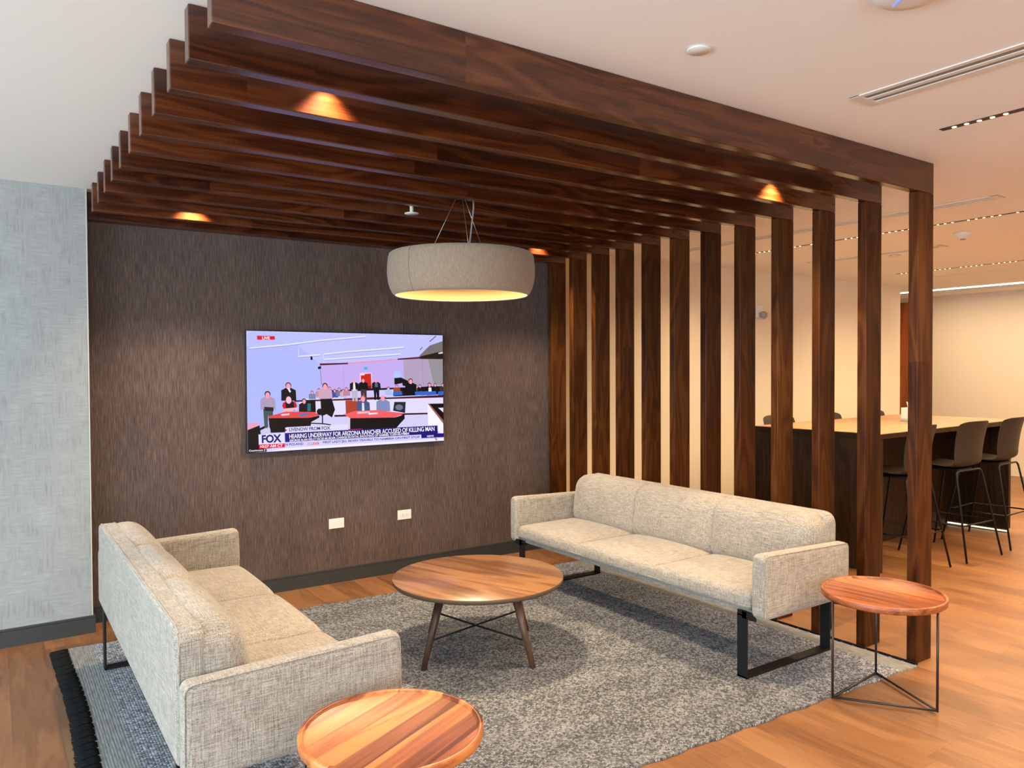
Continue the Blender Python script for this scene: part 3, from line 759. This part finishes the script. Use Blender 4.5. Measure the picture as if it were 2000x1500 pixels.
text('HEARING UNDERWAY FOR ARIZONA RANCHER ACCUSED OF KILLING MAN', WHT, (462, 1076), (1740, 1006), (462, 1038), .012)
text('GEORGE ALAN KELLY FACES MURDER CHARGE IN FATAL SHOOTING OF GABRIEL CUEN-BUTIMEA', WHT, (462, 1103), (1518, 1040), (462, 1084), .016)
text('N POLAND', (60, 50, 140), (426, 1140), (584, 1130), (426, 1120), .02)
poly(RED, (660, 1110), (720, 1106), (720, 1125), (660, 1130)); poly((150, 140, 200), (622, 1112), (660, 1110), (660, 1130), (622, 1132)); text('LIVENOW', WHT, (626, 1128), (716, 1122), (626, 1114), .01)
text('FIRST LADY JILL BIDEN TRAVELS TO NAMIBIA ON FIRST STOP', (60, 50, 140), (756, 1118), (1608, 1069), (756, 1100), .018)
text('NEWS', WHT, (1672, 1062), (1730, 1058), (1672, 1048), .02)
text('FOX', (24, 18, 110), (218, 1114), (392, 1104), (218, 1048), .035)
text('10:27 AM CT', WHT, (204, 1158), (402, 1146), (204, 1136), .018)
text('Courtroom 2', WHT, (102, 1192), (246, 1184), (102, 1175), .014)
me = bpy.data.meshes.new('screen'); SB.to_mesh(me); SB.free()
sc_o = bpy.data.objects.new('screen', me); C.objects.link(sc_o); sc_o.parent = tv
for m in SM: me.materials.append(m)

# ---------------------------------------------------------------- ceiling fittings
def disc_thing(name, label, cat, x, y, prof, mat='plate', group=None):
    t = thing(name, label, cat, (x, y, CH), 0, group)
    bm = bmesh.new(); lathe(bm, prof, 48, close=False); bm_obj('cover', bm, mat, t); return t
disc_thing('sprinkler_cover', 'round white flat sprinkler cover on the ceiling right of the canopy', 'sprinkler', -2.237, -3.70, [(0, -.008), (.040, -.008), (.042, -.006), (.042, -.0045), (.036, -.003), (.036, -.0005), (0, -.0005)])
disc_thing('sprinkler_cover', 'small round sprinkler cover on the ceiling seen between the two nearest posts', 'sprinkler', 3.20, -1.353, [(0, -.008), (.055, -.008), (.055, -.004), (.03, -.003), (.03, -.0005), (0, -.0005)])
t = thing('ceiling_sprinkler', 'white sprinkler disc hanging just below the canopy beams', 'sprinkler', (-2.215, -1.43, 2.55))
bm = bmesh.new(); lathe(bm, [(0, 0), (.041, 0), (.042, .002), (.041, .005), (0, .005)], 40, close=False); bm_obj('cover', bm, 'plate', t)
bm = bmesh.new(); tube(bm, [(0, 0, .005), (0, 0, CH - 2.551)], .011, 14); bm_obj('pipe', bm, 'plate', t)
t = disc_thing('wireless_access_point', 'white domed ceiling unit with blue light at the top edge of the photo', 'ceiling unit', -2.042, -4.347, [(0, -.034), (.05, -.033), (.088, -.026), (.104, -.014), (.108, -.006), (.108, -.0005), (0, -.0005)])
bm = bmesh.new(); tube(bm, [(-.005, .052, -.0330), (-.016, .037, -.0340), (-.030, .018, -.0342)], .0025, 6); bm_obj('indicator_light', bm, 'blue', t)
t = disc_thing('smoke_detector', 'round white smoke detector on the ceiling right of the nearest post', 'smoke detector', 2.43, -2.37, [(0, -.052), (.022, -.050), (.03, -.044), (.062, -.022), (.072, -.012), (.072, -.0005), (0, -.0005)])
bm = bmesh.new(); lathe(bm, [(0, -.058), (.02, -.058), (.022, -.048), (0, -.048)], 24, close=False); bm_obj('sensor', bm, 'socket', t)
t = thing('security_camera', 'small dome security camera on the cream wall seen between posts', 'security camera', (3.075, .2, 2.2))
bm = bmesh.new(); bx(bm, -.055, .055, -.03, -.0008, 0, .15, .006); bm_obj('housing', bm, 'plate', t)
bm = bmesh.new(); bmesh.ops.create_uvsphere(bm, u_segments=24, v_segments=16, radius=.044)
for v in bm.verts: v.co += Vector((.012, -.065, .03))
for f in bm.faces: f.smooth = True
bm_obj('dome', bm, 'socket', t)
bm = bmesh.new(); lathe(bm, [(0, .04), (.046, .04), (.046, .055), (0, .055)], 32, close=False, cx=.012, cy=-.065); bm_obj('collar', bm, 'steel', t)
def diffuser(label, x, y0, y1, wd=.165, slots=((-.038, .017), (.022, .015))):
    t = thing('air_diffuser', label, 'air vent', (x, y1, CH), 0, 'linear slot diffusers in the ceiling'); L = y1 - y0
    bm = bmesh.new(); z1 = -.0005; h = wd / 2
    e = [-h] + [q for c, d in slots for q in (c - d, c + d)] + [h]
    for a, b in zip(e[::2], e[1::2]): bx(bm, a, b, -L, 0, -.006, z1, .0012)
    for y in (-L, -.045): bx(bm, -h, h, y, y + .045, -.0065, z1 - .0002, .001)
    bm_obj('frame', bm, 'vent_white', t)
    for c, d in slots:
        bm = bmesh.new(); bx(bm, c - d, c + d, -L + .04, -.04, -.003, z1)
        f = [q for q in bm.faces]; bm_obj('slot', bm, 'vent_grey', t)
    return t
diffuser('double slot air diffuser on the ceiling at the upper right of the photo', -1.262, -7.4, -3.71)
diffuser('long slot air diffuser on the ceiling seen between the posts', 1.185, -3.2, -.30, .12, ((-.028, .010), (.022, .010)))
diffuser('slot air diffuser on the ceiling ending beside the nearest post', 2.98, -1.95, -.55, .14, ((0, .022),))
diffuser('narrow slot diffuser on the ceiling near the far cove light', 5.38, -6.5, -.35, .05, ((0, .012),))
def channel(label, x, y0, y1, wd=.034, groups=12, gap=.055, start=.06):
    t = thing('led_channel', label, 'linear light', (x, y1, CH), 0, 'recessed black linear lights'); L = y1 - y0
    bm = bmesh.new(); bx(bm, -wd / 2, wd / 2, -L, 0, -.002, -.0004); bm_obj('housing', bm, 'channel', t)
    y = -start; n = 0; me = None
    while y > -L + .03 and n < 95:
        if me is None:
            bm = bmesh.new(); lathe(bm, [(0, -.004), (wd * .24, -.004), (wd * .24, -.0022), (0, -.0022)], 14, close=False); o = bm_obj('led', bm, 'led', t); me = o.data
        else:
            o = bpy.data.objects.new('led', me); C.objects.link(o); o.parent = t
        o.location = (0, y, 0); n += 1
        y -= gap if n % 5 else gap * 2.15
    return t
channel('black recessed linear light at the upper right corner of the photo', -.58, -7.2, -3.700, wd=.042)
channel('black recessed linear light seen through the post gaps', 1.865, -4.6, -.62, start=.03)
channel('black recessed linear light on the ceiling far beyond the bar table', 4.71, -5.5, -.53)
t = thing('cove_light', 'long bright white linear light on the far ceiling', 'linear light', (7.03, .83, CH))
bm = bmesh.new(); bx(bm, -.035, .035, -8.0, 0, -.012, -.0005, .002); bm_obj('diffuser', bm, 'cove', t)
sbox('trim_2', 'cream_trim', 7.3, 7.36, -9.8, 3.05, CH - .02, CH - .0005, label='shadow line in the ceiling beside the far light')

# ---------------------------------------------------------------- bar table
BX0, BX1, BY0, BY1, BH = 1.40, 4.02, -2.235, -1.07, 1.10
t = thing('bar_table', 'long bar-height table with pale top and dark end panels behind the posts', 'bar table', (1.425, -2.245, 0), math.radians(2.5))
W_, D_ = BX1 - BX0, BY1 - BY0
bm = bmesh.new(); bx(bm, 0, W_, 0, D_, BH - .045, BH - .006, .002); bm_obj('top_core', bm, 'table_wood', t)
bm = bmesh.new(); bx(bm, -.001, W_ + .001, -.001, D_ + .001, BH - .0055, BH, .0015); bm_obj('tabletop', bm, 'table_top', t)
bm = bmesh.new(); bx(bm, 0, .05, .005, D_ - .005, .0008, BH - .0455, .002); bm_obj('end_panel', bm, 'table_wood', t)
bm = bmesh.new(); bx(bm, W_ - .19, W_ - .14, .005, D_ - .005, .045, BH - .0455, .002); bm_obj('end_panel', bm, 'table_wood', t)
bm = bmesh.new(); bx(bm, W_ - .17, W_ - .15, .03, D_ - .03, .0008, .0445, .0); bm_obj('plinth', bm, 'table_wood', t)
bm = bmesh.new(); bx(bm, W_ - .186, W_ - .176, .02, D_ - .02, .012, .024); bm_obj('toe_light', bm, 'glow', t)
bm = bmesh.new(); bx(bm, .055, W_ - .195, D_ / 2 - .02, D_ / 2 + .02, .0008, BH - .0455, .002); bm_obj('spine_panel', bm, 'table_wood', t)
t = thing('tissue_box', 'pale tissue box with a white tissue on the bar table', 'tissue box', (2.985, -1.63, BH + .0008), .1)
bm = bmesh.new(); bx(bm, -.058, .058, -.058, .058, .025, .13, .003); bm_obj('box', bm, 'box_grey', t)
bm = bmesh.new(); bx(bm, -.060, .060, -.060, .060, 0, .0245, .003); bm_obj('base_band', bm, 'socket', t)
bm = bmesh.new()
pt = [(-.03, 0, .13), (-.045, .01, .19), (-.01, -.01, .17), (.0, .012, .165), (.035, 0, .185), (.025, 0, .13)]
for (a, b) in zip(pt, pt[1:]):
    A, B = Vector(a), Vector(b); vs = [bm.verts.new(A), bm.verts.new(B), bm.verts.new(B + Vector((0, .004, 0))), bm.verts.new(A + Vector((0, .004, 0)))]; bm.faces.new(vs)
    m = [bm.verts.new(A), bm.verts.new(B), bm.verts.new(((B.x + A.x) / 2, 0.002, .13))]; bm.faces.new(m)
bm_obj('tissue', bm, 'tissue', t)

# ---------------------------------------------------------------- bar stools
def make_stool(label, loc, rz):
    t = thing('bar_stool', label, 'bar stool', loc, rz, 'moulded bar stools round the bar table')
    # profile from front lip to top of the back: (y, z, half width)
    pr = [(.235, .742, .175), (.225, .765, .19), (.18, .772, .20), (.08, .764, .208), (-.02, .758, .212), (-.10, .760, .215), (-.155, .778, .218), (-.185, .815, .220), (-.197, .87, .224), (-.203, .94, .228), (-.212, 1.01, .232), (-.226, 1.08, .236), (-.240, 1.13, .236), (-.250, 1.155, .226), (-.255, 1.165, .205)]
    bm = bmesh.new(); rows = []; nu = 16
    for i, (y, z, h) in enumerate(pr):
        row = []
        for k in range(nu + 1):
            s = -1 + 2 * k / nu; f = min(1, max(0, (i - 5) / 3))
            row.append(bm.verts.new((h * s, y + f * .050 * s * s, z + (1 - f) * .018 * s * s - (0.012 * abs(s) ** 6 if i > 12 else 0))))
        rows.append(row)
    for i in range(len(rows) - 1):
        for k in range(nu):
            f = bm.faces.new((rows[i][k], rows[i][k + 1], rows[i + 1][k + 1], rows[i + 1][k])); f.smooth = True
    g = bm.faces[:]
    bmesh.ops.recalc_face_normals(bm, faces=bm.faces)
    bmesh.ops.solidify(bm, geom=g, thickness=.010)
    o = bm_obj('seat_shell', bm, 'shell', t, smooth=True)
    md = o.modifiers.new('s', 'SUBSURF'); md.levels = 1; md.render_levels = 2
    feet = {}
    for sy, yt, yf in ((1, .16, .30), (-1, -.15, -.285)):
        bm = bmesh.new()
        tube(bm, rounded([(-.28, yf, .006), (-.20, yt, .742), (.20, yt, .742), (.28, yf, .006)], .05, 6), .0085, 10)
        # split the bent tube into its two legs and the bar under the seat
        bm_obj('leg_frame', bm, 'black', t)
    bm = bmesh.new(); k = (.30, .30) ; zf = .30; fx = .28 - .08 * zf / .742; f1 = .30 - .14 * zf / .742; f2 = -.285 + .135 * zf / .742
    tube(bm, [(-fx, f1, zf), (fx, f1, zf), (fx, f2, zf), (-fx, f2, zf)], .007, 8, close=True); bm_obj('footrest', bm, 'black', t)
    bm = bmesh.new(); bx(bm, -.12, .12, -.12, .13, .734, .752, .004); bm_obj('seat_plate', bm, 'black', t)
    return t
s0 = make_stool('taupe bar stool partly behind the nearest wooden post', (1.775, -2.195, 0), .06)
dup(s0, 'taupe bar stool standing right of the nearest wooden post', (2.575, -2.215, 0), -.04)
dup(s0, 'taupe bar stool at the right edge of the photo', (3.335, -2.195, 0), .03)
dup(s0, 'bar stool across the bar table, tips showing beside the fourth nearest post', (1.92, -1.13, 0), PI)
dup(s0, 'bar stool across the bar table, its back showing just right of the third nearest post', (2.70, -1.13, 0), PI)
dup(s0, 'bar stool across the bar table with its back showing beside the brown door', (3.50, -1.13, 0), PI)
